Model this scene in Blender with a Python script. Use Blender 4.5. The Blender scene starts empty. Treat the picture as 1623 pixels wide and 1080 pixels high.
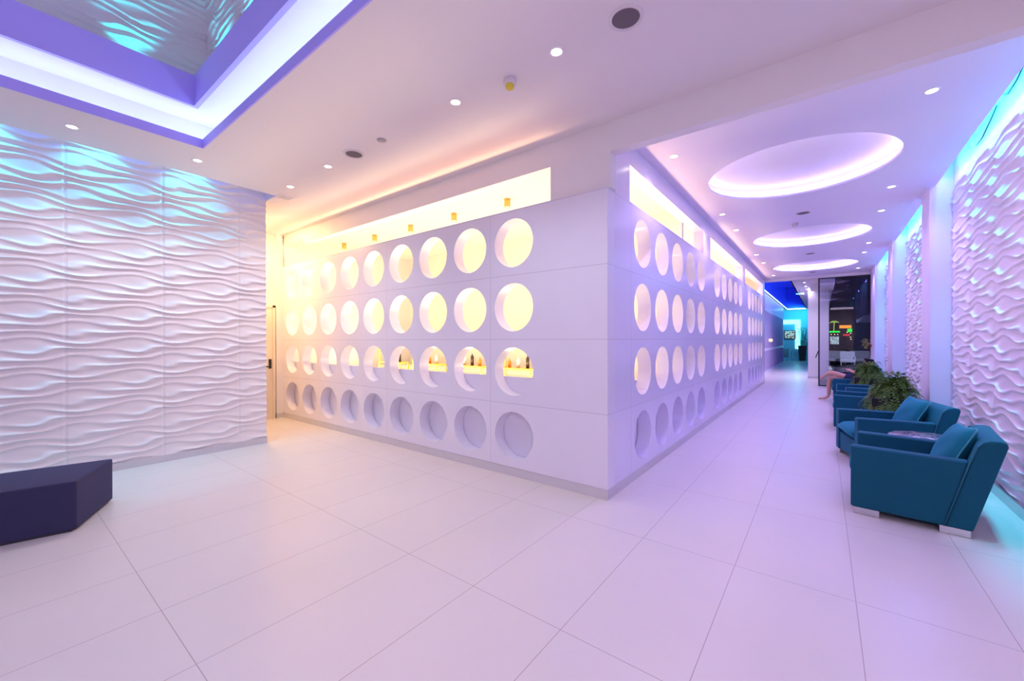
import bpy, bmesh, math, random
import numpy as np
from mathutils import Vector, Matrix
random.seed(7)
S = bpy.context.scene
COL = S.collection
PI = math.pi

# ------------------------------------------------------------------ camera
YAW, PITCH, ROLL, F = 0.6553, -0.0023, -0.0021, 641.56
cam_d = bpy.data.cameras.new('camera')
cam_d.sensor_fit = 'HORIZONTAL'; cam_d.sensor_width = 36.0
cam_d.lens = F / 1623 * 36.0; cam_d.clip_start = 0.05; cam_d.clip_end = 300
cam = bpy.data.objects.new('camera', cam_d); COL.objects.link(cam); S.camera = cam
s_, c_ = math.sin(YAW), math.cos(YAW)
fwd = Vector((-s_ * math.cos(PITCH), c_ * math.cos(PITCH), math.sin(PITCH)))
rgt = Vector((c_, s_, 0)); up = rgt.cross(fwd)
r2 = rgt * math.cos(ROLL) + up * math.sin(ROLL); u2 = up * math.cos(ROLL) - rgt * math.sin(ROLL)
M = Matrix((r2, u2, -fwd)).transposed().to_4x4(); M.translation = Vector((0, 0, 1.5))
cam.matrix_world = M

# ------------------------------------------------------------------ world, exposure
W = bpy.data.worlds.new('night'); S.world = W; W.use_nodes = True
W.node_tree.nodes['Background'].inputs[0].default_value = (0.048, 0.045, 0.095, 1)
W.node_tree.nodes['Background'].inputs[1].default_value = 1.0
S.view_settings.view_transform = 'Standard'; S.view_settings.look = 'None'
S.view_settings.gamma = 1.0; S.view_settings.use_curve_mapping = False
S.view_settings.exposure = 0.05
S.cycles.use_denoising = True
S.cycles.max_bounces = 10; S.cycles.diffuse_bounces = 6; S.cycles.glossy_bounces = 4
S.cycles.transmission_bounces = 6; S.cycles.transparent_max_bounces = 8
S.cycles.sample_clamp_indirect = 6.0
S.cycles.caustics_reflective = False; S.cycles.caustics_refractive = False

# ------------------------------------------------------------------ lights that have no lamp body of their own in view
def aim(o, d):
    o.rotation_euler = Vector(d).to_track_quat('-Z', 'Y').to_euler()
# for a tilted lamp sx runs along the horizontal, sy along the tilt
def area(name, loc, d, sx, sy, power, col, spread=PI):
    l = bpy.data.lights.new(name, 'AREA'); l.shape = 'RECTANGLE'; l.size = sx; l.size_y = sy
    l.energy = power; l.color = col; l.spread = spread
    o = bpy.data.objects.new(name, l); COL.objects.link(o); o.location = loc; aim(o, d); return o
def spot(name, loc, d, power, col, angle=100, blend=0.8, rad=0.04):
    l = bpy.data.lights.new(name, 'SPOT'); l.energy = power; l.color = col
    l.spot_size = math.radians(angle); l.spot_blend = blend; l.shadow_soft_size = rad
    o = bpy.data.objects.new(name, l); COL.objects.link(o); o.location = loc; aim(o, d); return o

C = 3.53                       # ceiling height
# unseen lavender fill lamp added at the top of the double-height shaft
area('shaft_fill', (-2.6, -0.9, 6.3), (0, 0, -1), 4.5, 3.6, 16, (0.50, 0.48, 1.0))
# unseen fill lamp added behind the camera to brighten the lobby
area('lobby_fill', (1.6, -2.2, 3.522), (0, 0, -1), 2.4, 2.4, 170, (0.84, 0.67, 0.95))
# hidden uplights added to brighten the wash room behind the perforated screen
WARM = (1.0, 0.76, 0.40)
area('warm_fill', (-5.1, 4.75, 0.85), (0, 0, 1), 5.6, 0.5, 145, (1.0, 0.80, 0.47))
area('warm_fill', (-3.1, 9.9, 0.85), (0, 0, 1), 0.6, 9.5, 165, (1.0, 0.77, 0.52))
# unseen warm strips added below the long openings to light the ceiling
area('ledge_fill_front', (-4.95, 3.715, 2.885), (0, -.35, 1), 5.2, 0.05, 23, (1.0, 0.42, 0.16))
for a_, b_ in ((4.07, 7.31), (7.85, 11.44), (11.87, 15.66)):
    o_ = area('ledge_fill_side', (-1.785, (a_ + b_) / 2, 2.895), (.35, 0, 1), b_ - a_ - .1, 0.05, 13, (1.0, 0.58, 0.30))
area('passage_lamp', (-7.6, 2.72, 3.515), (0, .15, -1),   .25, .25, 46, (1.0, 0.60, 0.24))
spot('passage_fill_spot', (-7.75, 2.75, 3.5), (.05, .28, -1), 90, (1.0, .55, .18), 75, 1.0, .05)  # added spot that warms the low left end of the screen
# wall washers in the ceiling slots
CY = (0.0, 0.82, 1.0)
for y in (-1.7, -0.88, -0.07, 0.75, 1.60):
    spot('slot_spot', (-6.25, y, 3.93), (-0.13, 0, -1), 54, (0.03, 0.74, 1.0), 84, 1.0, 0.03)
area('slot_strip', (-6.27, -0.4, 3.97), (-.12, 0, -1), 5.6, .04, 7, (.25, .28, 1.0))
for a_, b_ in ((3.7, 7.35), (8.5, 11.1), (12.3, 14.6)):
    area('slot_strip', (1.222, (a_ + b_) / 2, 3.97), (.16, 0, -1), b_ - a_, .03, 22, (.0, .72, 1.0))
for y in (4.3, 5.15, 5.97, 6.80, 9.0, 10.2, 13.0, 14.2):
    spot('slot_spot', (1.235, y, 3.93), (0.13, 0, -1), 190, CY, 60, 1.0, 0.02)
# purple floods on the corridor floor/screen, from the slot above the pier line
PUR = (0.22, 0.12, 1.0)
for a_, b_ in ((4.1, 7.6), (8.35, 11.3), (12.2, 14.8)):
    area('purple_strip', (1.268, (a_ + b_) / 2, 3.64), (-.55, 0, -1), b_ - a_, 0.03, 20, PUR)

# ------------------------------------------------------------------ materials
MATS = {}
def nt(name):
    m = bpy.data.materials.new(name); m.use_nodes = True
    return m, m.node_tree.nodes, m.node_tree.links, m.node_tree.nodes['Principled BSDF']
def mat(name, col, rough=0.5, metal=0.0, emit=None, estr=0.0, spec=0.5, noise=0.0, nscale=8.0, bump=0.0, bscale=60.0, sheen=0.0, coat=0.0):
    if name in MATS: return MATS[name]
    m, N, L, b = nt(name)
    b.inputs['Base Color'].default_value = (*col, 1); b.inputs['Roughness'].default_value = rough
    b.inputs['Metallic'].default_value = metal; b.inputs['Specular IOR Level'].default_value = spec
    if sheen: b.inputs['Sheen Weight'].default_value = sheen; b.inputs['Sheen Roughness'].default_value = 0.4; b.inputs['Sheen Tint'].default_value = (*[min(1, .08 + 4 * x) for x in col], 1)
    if coat: b.inputs['Coat Weight'].default_value = coat
    if emit: b.inputs['Emission Color'].default_value = (*emit, 1); b.inputs['Emission Strength'].default_value = estr
    tc = N.new('ShaderNodeTexCoord')
    if noise:
        n = N.new('ShaderNodeTexNoise'); n.inputs['Scale'].default_value = nscale; n.inputs['Detail'].default_value = 6
        L.new(tc.outputs['Object'], n.inputs['Vector'])
        mx = N.new('ShaderNodeMixRGB'); mx.inputs['Color1'].default_value = (*[x * (1 - noise) for x in col], 1)
        mx.inputs['Color2'].default_value = (*[min(1, x * (1 + noise)) for x in col], 1)
        L.new(n.outputs['Fac'], mx.inputs['Fac']); L.new(mx.outputs['Color'], b.inputs['Base Color'])
    if bump:
        n2 = N.new('ShaderNodeTexNoise'); n2.inputs['Scale'].default_value = bscale; n2.inputs['Detail'].default_value = 4
        L.new(tc.outputs['Object'], n2.inputs['Vector'])
        bp = N.new('ShaderNodeBump'); bp.inputs['Strength'].default_value = bump; bp.inputs['Distance'].default_value = 0.01
        L.new(n2.outputs['Fac'], bp.inputs['Height']); L.new(bp.outputs['Normal'], b.inputs['Normal'])
    MATS[name] = m; return m
def math_node(N, op, a=None, b=None):
    n = N.new('ShaderNodeMath'); n.operation = op
    if b is not None and not hasattr(b, 'links'): n.inputs[1].default_value = b
    return n
def joint_mask(N, L, src, period, offset, width):
    """1 inside a thin joint line of a regular grid"""
    a = math_node(N, 'SUBTRACT', b=offset - period * 0.5); L.new(src, a.inputs[0])
    d = math_node(N, 'DIVIDE', b=period); L.new(a.outputs[0], d.inputs[0])
    f = math_node(N, 'FRACT'); L.new(d.outputs[0], f.inputs[0])
    s = math_node(N, 'SUBTRACT', b=0.5); L.new(f.outputs[0], s.inputs[0])
    ab = math_node(N, 'ABSOLUTE'); L.new(s.outputs[0], ab.inputs[0])
    lt = math_node(N, 'LESS_THAN', b=width / period * 0.5); L.new(ab.outputs[0], lt.inputs[0])
    return lt.outputs[0]
def tiled(name, col, jcol, rough, specs, spec=0.5, noise=0.03, nscale=3.0, swap=False):
    """specs: list of (axis, period, offset, width) in object (=world) coordinates"""
    m, N, L, b = nt(name)
    tc = N.new('ShaderNodeTexCoord'); sp = N.new('ShaderNodeSeparateXYZ'); L.new(tc.outputs['Object'], sp.inputs[0])
    acc = None
    for ax, per, off, w in specs:
        o = joint_mask(N, L, sp.outputs[ax], per, off, w)
        if acc is None: acc = o
        else:
            mx = math_node(N, 'MAXIMUM'); L.new(acc, mx.inputs[0]); L.new(o, mx.inputs[1]); acc = mx.outputs[0]
    n = N.new('ShaderNodeTexNoise'); n.inputs['Scale'].default_value = nscale; n.inputs['Detail'].default_value = 5
    L.new(tc.outputs['Object'], n.inputs['Vector'])
    c0 = N.new('ShaderNodeMixRGB'); c0.inputs['Color1'].default_value = (*[x * (1 - noise) for x in col], 1)
    c0.inputs['Color2'].default_value = (*[min(1, x * (1 + noise)) for x in col], 1); L.new(n.outputs['Fac'], c0.inputs['Fac'])
    c1 = N.new('ShaderNodeMixRGB'); L.new(acc, c1.inputs['Fac']); L.new(c0.outputs[0], c1.inputs['Color1'])
    c1.inputs['Color2'].default_value = (*jcol, 1); L.new(c1.outputs[0], b.inputs['Base Color'])
    b.inputs['Roughness'].default_value = rough; b.inputs['Specular IOR Level'].default_value = spec
    MATS[name] = m; return m
def emis(name, col, st):
    m, N, L, b = nt(name)
    b.inputs['Base Color'].default_value = (*col, 1); b.inputs['Emission Color'].default_value = (*col, 1)
    b.inputs['Emission Strength'].default_value = st; MATS[name] = m; return m

white = mat('white_paint', (0.80, 0.77, 0.78), 0.55, noise=0.015, nscale=2)
ceil_m = mat('ceiling_paint', (0.78, 0.74, 0.76), 0.6, noise=0.015, nscale=1.5)
wave_m = mat('wave_panel_plaster', (0.80, 0.76, 0.78), 0.38, spec=0.4)
screen_f = tiled('screen_lacquer_front', (0.75, 0.73, 0.84), (0.45, 0.42, 0.5), 0.28,  # lavender tint stands in for purple light on the front screen
                 [(2, 0.7044, 2.2053, 0.004), (0, 0.6535 * 3, -3.0137, 0.0035)])
screen_s = tiled('screen_lacquer_side', (0.72, 0.69, 0.88), (0.45, 0.42, 0.5), 0.22,  # purple corridor light worked into the lavender tint of the side
                 [(2, 0.7044, 2.2053, 0.004), (1, 3.98, 4.10, 0.004)])
warm_w = mat('inner_room_paint', (0.85, 0.82, 0.76), 0.5)
floor_m = tiled('porcelain_floor_tile', (0.69, 0.65, 0.64), (0.40, 0.34, 0.34), 0.28,
                [(0, 0.612, 0.148, 0.004), (1, 1.215, 3.02, 0.004)], noise=0.05, nscale=1.4)
base_m = mat('baseboard_grey', (0.60, 0.58, 0.62), 0.45, noise=0.05, nscale=6)
steel = mat('brushed_steel', (0.6, 0.6, 0.63), 0.3, 1.0)
violet = mat('violet_lit_fascia', (0.48, 0.41, 1.0), 0.5)  # violet base colour stands in for purple light on the cove faces
black = mat('black_metal', (0.02, 0.02, 0.025), 0.4)
teal = mat('teal_velvet', (0.0005, 0.078, 0.130), 0.75, noise=0.12, nscale=5, bump=0.15, bscale=220, sheen=0.35, spec=0.25)
tealc = mat('teal_cushion_velvet', (0.001, 0.14, 0.21), 0.75, noise=0.15, nscale=9, bump=0.2, bscale=200, sheen=0.4, spec=0.25)
navy = mat('slate_navy_upholstery', (0.035, 0.034, 0.085), 0.8, noise=0.1, nscale=12, bump=0.2, bscale=300, sheen=0.3, spec=0.2)
lamp_m = emis('downlight_lens', (1.0, 0.93, 0.86), 14)
led_cove = emis('cove_led', (0.45, 0.58, 1.0), 7)
led_ring = emis('ring_led', (0.48, 0.37, 1.0), 27)
rim_m = mat('downlight_rim', (0.85, 0.83, 0.83), 0.35)
grille = mat('speaker_grille', (0.16, 0.13, 0.16), 0.7, bump=0.5, bscale=700)

# ------------------------------------------------------------------ mesh helpers
class MB:
    def __init__(s): s.v = []; s.f = []; s.sm = []
    def add(s, vs, fs, smooth=False):
        o = len(s.v); s.v += [tuple(v) for v in vs]; s.f += [tuple(i + o for i in f) for f in fs]; s.sm += [smooth] * len(fs)
    def box(s, x0, x1, y0, y1, z0, z1):
        s.add([(x0, y0, z0), (x1, y0, z0), (x1, y1, z0), (x0, y1, z0), (x0, y0, z1), (x1, y0, z1), (x1, y1, z1), (x0, y1, z1)],
              [(0, 3, 2, 1), (4, 5, 6, 7), (0, 1, 5, 4), (1, 2, 6, 5), (2, 3, 7, 6), (3, 0, 4, 7)])
    def quad(s, a, b, c, d): s.add([a, b, c, d], [(0, 1, 2, 3)])
    def prism(s, pts, z0, z1, f=lambda x, y, z: (x, y, z)):
        n = len(pts)
        vs = [f(p[0], p[1], z0) for p in pts] + [f(p[0], p[1], z1) for p in pts]
        s.add(vs, [tuple(range(n - 1, -1, -1)), tuple(range(n, 2 * n))] + [(i, (i + 1) % n, n + (i + 1) % n, n + i) for i in range(n)])
    def lathe(s, c, prof, n=32, smooth=True, closed=False):
        """prof: (r, z) pairs; axis is z through c"""
        vs = []; m = len(prof)
        for i in range(n):
            a = 2 * PI * i / n
            for r, z in prof: vs.append((c[0] + r * math.cos(a), c[1] + r * math.sin(a), c[2] + z))
        fs = []
        for i in range(n):
            j = (i + 1) % n
            for k in range(m - 1): fs.append((i * m + k, j * m + k, j * m + k + 1, i * m + k + 1))
            if closed: fs.append((i * m + m - 1, j * m + m - 1, j * m, i * m))
        s.add(vs, fs, smooth)
    def disc(s, c, r, n=32, down=True):
        vs = [(c[0] + r * math.cos(2 * PI * i / n), c[1] + r * math.sin(2 * PI * i / n), c[2]) for i in range(n)]
        s.add(vs, [tuple(range(n - 1, -1, -1)) if down else tuple(range(n))])
    def tube(s, pts, r, n=8):
        pts = [Vector(p) for p in pts]; rs = r if isinstance(r, (list, tuple)) else [r] * len(pts); vs = []
        for i, p in enumerate(pts):
            t = (pts[min(i + 1, len(pts) - 1)] - pts[max(i - 1, 0)]).normalized()
            a = t.orthogonal().normalized() if i == 0 else (a - t * a.dot(t)).normalized()
            b = t.cross(a)
            for k in range(n):
                q = 2 * PI * k / n; vs.append(p + (a * math.cos(q) + b * math.sin(q)) * rs[i])
        fs = [(i * n + k, i * n + (k + 1) % n, (i + 1) * n + (k + 1) % n, (i + 1) * n + k) for i in range(len(pts) - 1) for k in range(n)]
        fs += [tuple(range(n - 1, -1, -1)), tuple(range((len(pts) - 1) * n, len(pts) * n))]
        s.add(vs, fs, True)
    def build(s, name, m, parent=None, bevel=0, segs=3, subd=0, mat_world=None, smooth=None):
        me = bpy.data.meshes.new(name); me.from_pydata(s.v, [], s.f); me.update()
        sm = [True] * len(s.f) if smooth else s.sm
        me.polygons.foreach_set('use_smooth', sm)
        me.materials.append(m)
        o = bpy.data.objects.new(name, me); COL.objects.link(o)
        if parent is not None: o.parent = parent
        if mat_world: o.matrix_world = mat_world
        if bevel:
            b = o.modifiers.new('bevel', 'BEVEL'); b.width = bevel; b.segments = segs; b.limit_method = 'ANGLE'; b.harden_normals = True
            me.polygons.foreach_set('use_smooth', [True] * len(me.polygons))
        if subd:
            u = o.modifiers.new('subd', 'SUBSURF'); u.levels = subd; u.render_levels = subd
            me.polygons.foreach_set('use_smooth', [True] * len(me.polygons))
        return o
def tag(o, label, cat, group=None, kind=None):
    o['label'] = label; o['category'] = cat
    if group: o['group'] = group
    if kind: o['kind'] = kind
    return o
def struct(o): o['kind'] = 'structure'; return o
def empty(name, loc, rz=0):
    o = bpy.data.objects.new(name, None); COL.objects.link(o); o.location = loc; o.rotation_euler = (0, 0, rz); o.empty_display_size = 0.1; return o
def copy_tree(o, parent=None):
    c = o.copy(); COL.objects.link(c)
    if parent is not None: c.parent = parent
    for ch in o.children: copy_tree(ch, c)
    return c

# ------------------------------------------------------------------ perforated panels
def hole_cell(mb, P, u0, u1, v0, v1, cu, cv, r, t, n=48, back=True):
    """cell of a slab with a round hole; P(u, v, w) maps to 3-D, w = depth behind the face"""
    angs = sorted(set([2 * PI * k / n for k in range(n)] + [math.atan2(vv - cv, uu - cu) % (2 * PI) for uu in (u0, u1) for vv in (v0, v1)]))
    inn, out = [], []
    for a in angs:
        c, s = math.cos(a), math.sin(a); inn.append((cu + r * c, cv + r * s))
        ts = []
        if c > 1e-9: ts.append((u1 - cu) / c)
        if c < -1e-9: ts.append((u0 - cu) / c)
        if s > 1e-9: ts.append((v1 - cv) / s)
        if s < -1e-9: ts.append((v0 - cv) / s)
        k = min(ts); out.append((cu + k * c, cv + k * s))
    m = len(angs)
    vs = [P(*p, 0) for p in inn] + [P(*p, 0) for p in out] + [P(*p, t) for p in inn] + [P(*p, t) for p in out]
    for i in range(m):
        j = (i + 1) % m
        mb.add([vs[i], vs[j], vs[m + j], vs[m + i]], [(0, 1, 2, 3)])
        if t and back: mb.add([vs[2 * m + i], vs[2 * m + j], vs[3 * m + j], vs[3 * m + i]], [(0, 3, 2, 1)])
    if t:
        o = len(mb.v)
        mb.add([vs[i] for i in range(m)] + [vs[2 * m + i] for i in range(m)], [(i, (i + 1) % m, m + (i + 1) % m, m + i) for i in range(m)], True)
def slab(mb, P, u0, u1, v0, v1, t):
    a = [P(u, v, w) for w in (0, t) for u, v in ((u0, v0), (u1, v0), (u1, v1), (u0, v1))]
    mb.add(a, [(0, 1, 2, 3), (4, 7, 6, 5), (0, 4, 5, 1), (1, 5, 6, 2), (2, 6, 7, 3), (3, 7, 4, 0)])

YL, XR, T = 3.518, -1.586, 0.155
ZR = [2.5575 - 0.7044 * k for k in range(4)]
HR = 0.264
XE = -8.36                                         # far left end wall
# front face (runs along -X)
Pf = lambda u, v, w: (u, YL + w, v)
mb = MB()
xs = [-2.6867 - 0.6535 * i for i in range(9)]
vb = [0.10] + [ZR[3 - k] + 0.3522 for k in range(3)] + [2.92]
for cx in xs:
    for k in range(4):
        hole_cell(mb, Pf, cx - 0.32675, cx + 0.32675, vb[k], vb[k + 1], cx, ZR[3 - k], HR, T)
slab(mb, Pf, xs[0] + 0.32675, XR, 0.10, 2.92, T)
slab(mb, Pf, XE, xs[8] - 0.32675, 0.10, 2.92, T)
struct(mb.build('wall_screen_front', screen_f))
# upper band with the long opening
mb = MB(); Pu = lambda u, v, w: (u, YL + 0.03 + w, v)
slab(mb, Pu, -2.224, -1.570, 2.92, C, T - 0.03)
slab(mb, Pu, -7.54, -2.224, 3.275, C, T - 0.03)
slab(mb, Pu, XE, -7.54, 3.36, C, T - 0.03)
struct(mb.build('wall_upper_front', white))
# side face (runs along +Y)
Ps = lambda u, v, w: (XR - w, u, v)
mb = MB()
groups = [4.4521, 8.4347, 12.6252]
edges = []
cur = YL + T
for g in groups:
    ys = [g + 0.6813 * i for i in range(5)]
    slab(mb, Ps, cur, ys[0] - 0.34065, 0.10, 2.93, T)
    for cy in ys:
        for k in range(4):
            hole_cell(mb, Ps, cy - 0.34065, cy + 0.34065, vb[k] if k else 0.10, vb[k + 1] if k < 3 else 2.93, cy, ZR[3 - k], HR, T)
    cur = ys[4] + 0.34065
slab(mb, Ps, cur, 16.25, 0.10, 2.93, T)
struct(mb.build('wall_screen_side', screen_s))
mb = MB()
opens = [(4.067, 7.316), (7.846, 11.444), (11.863, 15.667)]
cur = YL + T
for a, b in opens:
    slab(mb, Ps, cur, a, 2.93, C, T); slab(mb, Ps, a, b, 3.31, C, T); cur = b
slab(mb, Ps, cur, 16.25, 2.93, C, T)
struct(mb.build('wall_upper_side', screen_s))
# low lining panel behind the lowest holes
mb = MB()
mb.box(XE, XR - T - 0.005, YL + T + 0.006, YL + T + 0.05, 0, 1.075)
struct(mb.build('trim_1', screen_f))
mb = MB()
mb.box(XR - T - 0.05, XR - T - 0.006, YL + T + 0.05, 16.2, 0, 1.02)
struct(mb.build('trim_2', screen_s))
# recessed plinth of the screens
mb = MB(); mb.box(XE, XR - 0.002, YL + 0.004, YL + T, 0, 0.10)
mb.box(XR - T, XR - 0.002, YL + T, 16.25, 0, 0.10)
struct(mb.build('baseboard_screen', base_m))

# ------------------------------------------------------------------ wash room behind the screen
mb = MB()
mb.box(XE - 0.1, XR - T, 6.6, 6.7, 0, C)          # back wall of the left wing
struct(mb.build('wall_inner_back', warm_w))
mb = MB(); mb.box(-4.3, -4.2, 6.7, 16.2, 0, C); mb.box(-4.3, XR - T, 16.1, 16.2, 0, C)
struct(mb.build('wall_inner_left', warm_w))
mb = MB(); mb.box(XE, XR - T, YL + T, 16.2, C, C + 0.05)
struct(mb.build('ceiling_inner', warm_w))

# ------------------------------------------------------------------ floor
mb = MB(); mb.box(-9, 4.2, -4.6, 16.2, -0.1, 0.0); mb.box(-2.2, 0.35, 16.2, 36, -0.1, 0.0)
struct(mb.build('floor', floor_m))

# ------------------------------------------------------------------ ceilings
CX0, CX1, CY0, CY1 = -5.2, 0.3, -3.0, 1.41         # cove opening in the main ceiling
SL = -6.10
mb = MB()
def flat(x0, x1, y0, y1, z, th=0.05): mb.box(x0, x1, y0, y1, z, z + th)
flat(SL, CX0, -4.5, 2.5, C, 0.09); flat(CX0, CX1, CY1, 2.5, C, 0.09); flat(CX0, CX1, -4.5, CY0, C, 0.09); flat(CX1, 4.0, -4.5, 2.5, C, 0.09)
flat(XE, 4.0, 2.5, YL + 0.03, C, 0.09)
struct(mb.build('ceiling', ceil_m))
# fascia lip (violet) of the cove: four thin faces
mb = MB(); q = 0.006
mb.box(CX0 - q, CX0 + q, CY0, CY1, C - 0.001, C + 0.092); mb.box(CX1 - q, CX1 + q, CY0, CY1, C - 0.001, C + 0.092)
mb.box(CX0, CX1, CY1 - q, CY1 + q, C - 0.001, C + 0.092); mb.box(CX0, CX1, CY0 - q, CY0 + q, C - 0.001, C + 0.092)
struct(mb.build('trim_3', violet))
# cove recess: outer walls set back, flat top ring, inner violet drop, ledge
RZ, OB, IB = 3.90, 0.29, 0.10
ox0, ox1, oy0, oy1 = CX0 - OB, CX1 + OB, CY0 - OB, CY1 + OB
ix0, ix1, iy0, iy1 = CX0 + IB, CX1 - IB, CY0 + IB, CY1 - IB
ia, ib, ja, jb = ix0 - .01, ix1 + .01, iy0 - .01, iy1 + .01
mb = MB()
mb.box(ox0 - .03, ox0, oy0, oy1, C + .09, RZ); mb.box(ox1, ox1 + .03, oy0, oy1, C + .09, RZ)
mb.box(ox0, ox1, oy1, oy1 + .03, C + .09, RZ); mb.box(ox0, ox1, oy0 - .03, oy0, C + .09, RZ)
mb.box(ox0, ia, oy0, oy1, RZ, RZ + .04); mb.box(ib, ox1, oy0, oy1, RZ, RZ + .04)
mb.box(ia, ib, jb, oy1, RZ, RZ + .04); mb.box(ia, ib, oy0, ja, RZ, RZ + .04)
struct(mb.build('trim_4', white))
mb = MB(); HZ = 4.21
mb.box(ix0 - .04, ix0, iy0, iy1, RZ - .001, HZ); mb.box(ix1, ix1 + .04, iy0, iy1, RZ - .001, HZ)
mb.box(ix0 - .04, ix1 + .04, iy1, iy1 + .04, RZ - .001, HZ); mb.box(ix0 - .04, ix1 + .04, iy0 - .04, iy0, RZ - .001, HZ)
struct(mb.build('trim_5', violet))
mb = MB()                                          # led strip lying on the shelf of the lip, hidden from below
for x0, x1, y0, y1 in ((CX0 - .20, CX0 - .12, CY0 - .2, CY1 + .2), (CX1 + .12, CX1 + .20, CY0 - .2, CY1 + .2), (CX0 - .12, CX1 + .12, CY1 + .12, CY1 + .20), (CX0 - .12, CX1 + .12, CY0 - .2, CY0 - .12)):
    mb.box(x0, x1, y0, y1, C + .091, C + .105)
tag(mb.build('cove_light_strip', led_cove), 'blue-white LED strip hidden in the rectangular ceiling cove', 'light strip')

# ------------------------------------------------------------------ wave relief walls
def wave_h(u, v, W=0.815, Hh=0.37):
    """relief of the moulded panels; u along the wall, v up"""
    U = 2 * PI * u / W; V = 2 * PI * v / Hh
    ph = 4 * V + 1.35 * np.sin(U + V) + 1.15 * np.sin(U - V + 1.3) + 0.6 * np.sin(2 * U + V + 0.5) + 0.5 * np.sin(U + 2 * V)
    p = 0.5 + 0.5 * np.sin(ph + 0.55 * np.sin(ph))
    amp = 0.5 + 0.5 * np.sin(U - V + 0.8)
    seam = np.abs(((u / W) + 0.5) % 1.0 - 0.5) * W
    g = np.clip(1 - seam / 0.010, 0, 1)
    return (p ** 1.9) * (0.35 + 0.65 * amp) * (1 - 0.5 * g) - 0.30 * g
def wave_wall(name, P, u0, u1, v0, v1, off, du, dv, m, A=0.028):
    nu = int((u1 - u0) / du) + 1; nv = int((v1 - v0) / dv) + 1
    U, V = np.meshgrid(np.linspace(u0, u1, nu), np.linspace(v0, v1, nv), indexing='ij')
    H = wave_h(U - off, V) * A
    co = np.stack(P(U, V, H), -1).reshape(-1, 3).astype(np.float32)
    i = np.arange(nu - 1)[:, None] * nv + np.arange(nv - 1)[None, :]
    f = np.stack([i, i + nv, i + nv + 1, i + 1], -1).reshape(-1, 4).astype(np.int32)
    me = bpy.data.meshes.new(name); me.vertices.add(len(co)); me.vertices.foreach_set('co', co.ravel())
    me.loops.add(f.size); me.loops.foreach_set('vertex_index', f.ravel())
    me.polygons.add(len(f)); me.polygons.foreach_set('loop_start', np.arange(len(f), dtype=np.int32) * 4)
    me.polygons.foreach_set('loop_total', np.full(len(f), 4, dtype=np.int32))
    me.polygons.foreach_set('use_smooth', np.ones(len(f), dtype=bool))
    me.update(); me.validate(); me.materials.append(m)
    o = bpy.data.objects.new(name, me); COL.objects.link(o); return o
XW = -6.455
struct(wave_wall('wall_left', lambda U, V, H: (XW + H, U, V), -4.5, 2.5, 0.06, 4.0, 0.523, 0.0125, 0.0085, wave_m))
mb = MB(); mb.box(XW - 0.14, XW - 0.002, -4.5, 2.5, 0, 4.0); mb.box(XW, SL, -4.5, 2.5, 4.0, 4.05); mb.box(SL, SL + .03, -4.5, 2.5, C + .09, 4.0)
mb.box(XE, XW - .14, 2.38, 2.5, 0, 4.0)
mb.box(XW - .14, SL + .03, 2.5, 2.53, C + .09, 4.05)
struct(mb.build('wall_left_backing', white))
mb = MB(); mb.box(XW - .1, XW + 0.022, -4.5, 2.505, 0, 0.085)
struct(mb.build('baseboard_left', base_m))
# upper shaft
sx, sy = -5.75, 1.60
def shaft(name, P, u0, u1, off): return struct(wave_wall(name, P, u0, u1, HZ, 6.5, off, 0.02, 0.012, wave_m, 0.028))
shaft('wall_shaft_left', lambda U, V, H: (sx + H, U, V), -3.4, sy, 0.93)
shaft('wall_shaft_front', lambda U, V, H: (U, sy - H, V), sx, 0.8, sx + 0.3)
mb = MB(); mb.box(sx - .1, sx - .001, -3.4, sy + .1, HZ - .04, 6.6); mb.box(sx, 0.9, sy + .001, sy + .1, HZ - .04, 6.6)
mb.box(.8, .9, -3.4, sy, HZ - .04, 6.6); mb.box(sx, .9, -3.5, -3.4, HZ - .04, 6.6); mb.box(sx - .1, .9, -3.5, sy + .1, 6.6, 6.65)
mb.box(sx, ix0 - .04, -3.4, sy, HZ - .04, HZ); mb.box(ix1 + .04, .8, -3.4, sy, HZ - .04, HZ)
mb.box(ix0 - .04, ix1 + .04, iy1 + .04, sy, HZ - .04, HZ); mb.box(ix0 - .04, ix1 + .04, -3.4, iy0 - .04, HZ - .04, HZ)
struct(mb.build('wall_shaft_backing', white))
for (x, y, d) in ((-5.62, 0.93, (-.12, 0, 1)), (-5.62, -0.7, (-.12, 0, 1)), (-5.2, 1.5, (0, .05, 1)), (-4.4, 1.5, (0, .05, 1)), (-3.4, 1.5, (0, .05, 1))):
    spot('shaft_spot', (x, y, HZ + .03), d, 40, CY, 60, 0.9, 0.02)

# right wall: niches with relief between plain piers
XN, XP = 1.345, 1.13
def rwave(name, a, b, du=0.012, dv=0.009): return struct(wave_wall(name, lambda U, V, H: (XN - H, U, V), a, b, 0.10, 3.46, 7.7, du, dv, mat('wave_panel_plaster_purple_lit', (0.86, 0.80, 0.92), 0.38, spec=0.4), 0.026))  # corridor copy of the plaster, purple light mixed into its colour
rwave('wall_right', 3.2, 7.70); rwave('wall_right_second', 8.25, 11.40); rwave('wall_right_third', 12.1, 14.9, 0.02, 0.014)
mb = MB()
for a, b in ((7.70, 8.25), (11.40, 12.10), (14.90, 16.20)): mb.box(XP, XN + .1, a, b, 0, 4.05)
struct(mb.build('wall_right_piers', mat('purple_lit_pier', (0.76, 0.72, 0.92), 0.5, noise=.015, nscale=2)))  # white piers with the purple corridor light put into their colour
mb = MB(); mb.box(XN + .002, XN + .12, 3.2, 16.2, 0, 4.05); mb.box(1.185, XN, 3.65, 16.2, 4.0, 4.05); mb.box(1.185, 1.20, 3.65, 16.2, C + .05, 4.0)
mb.box(1.185, 4.0, YL + .03, 3.65, C, 4.05)
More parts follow.
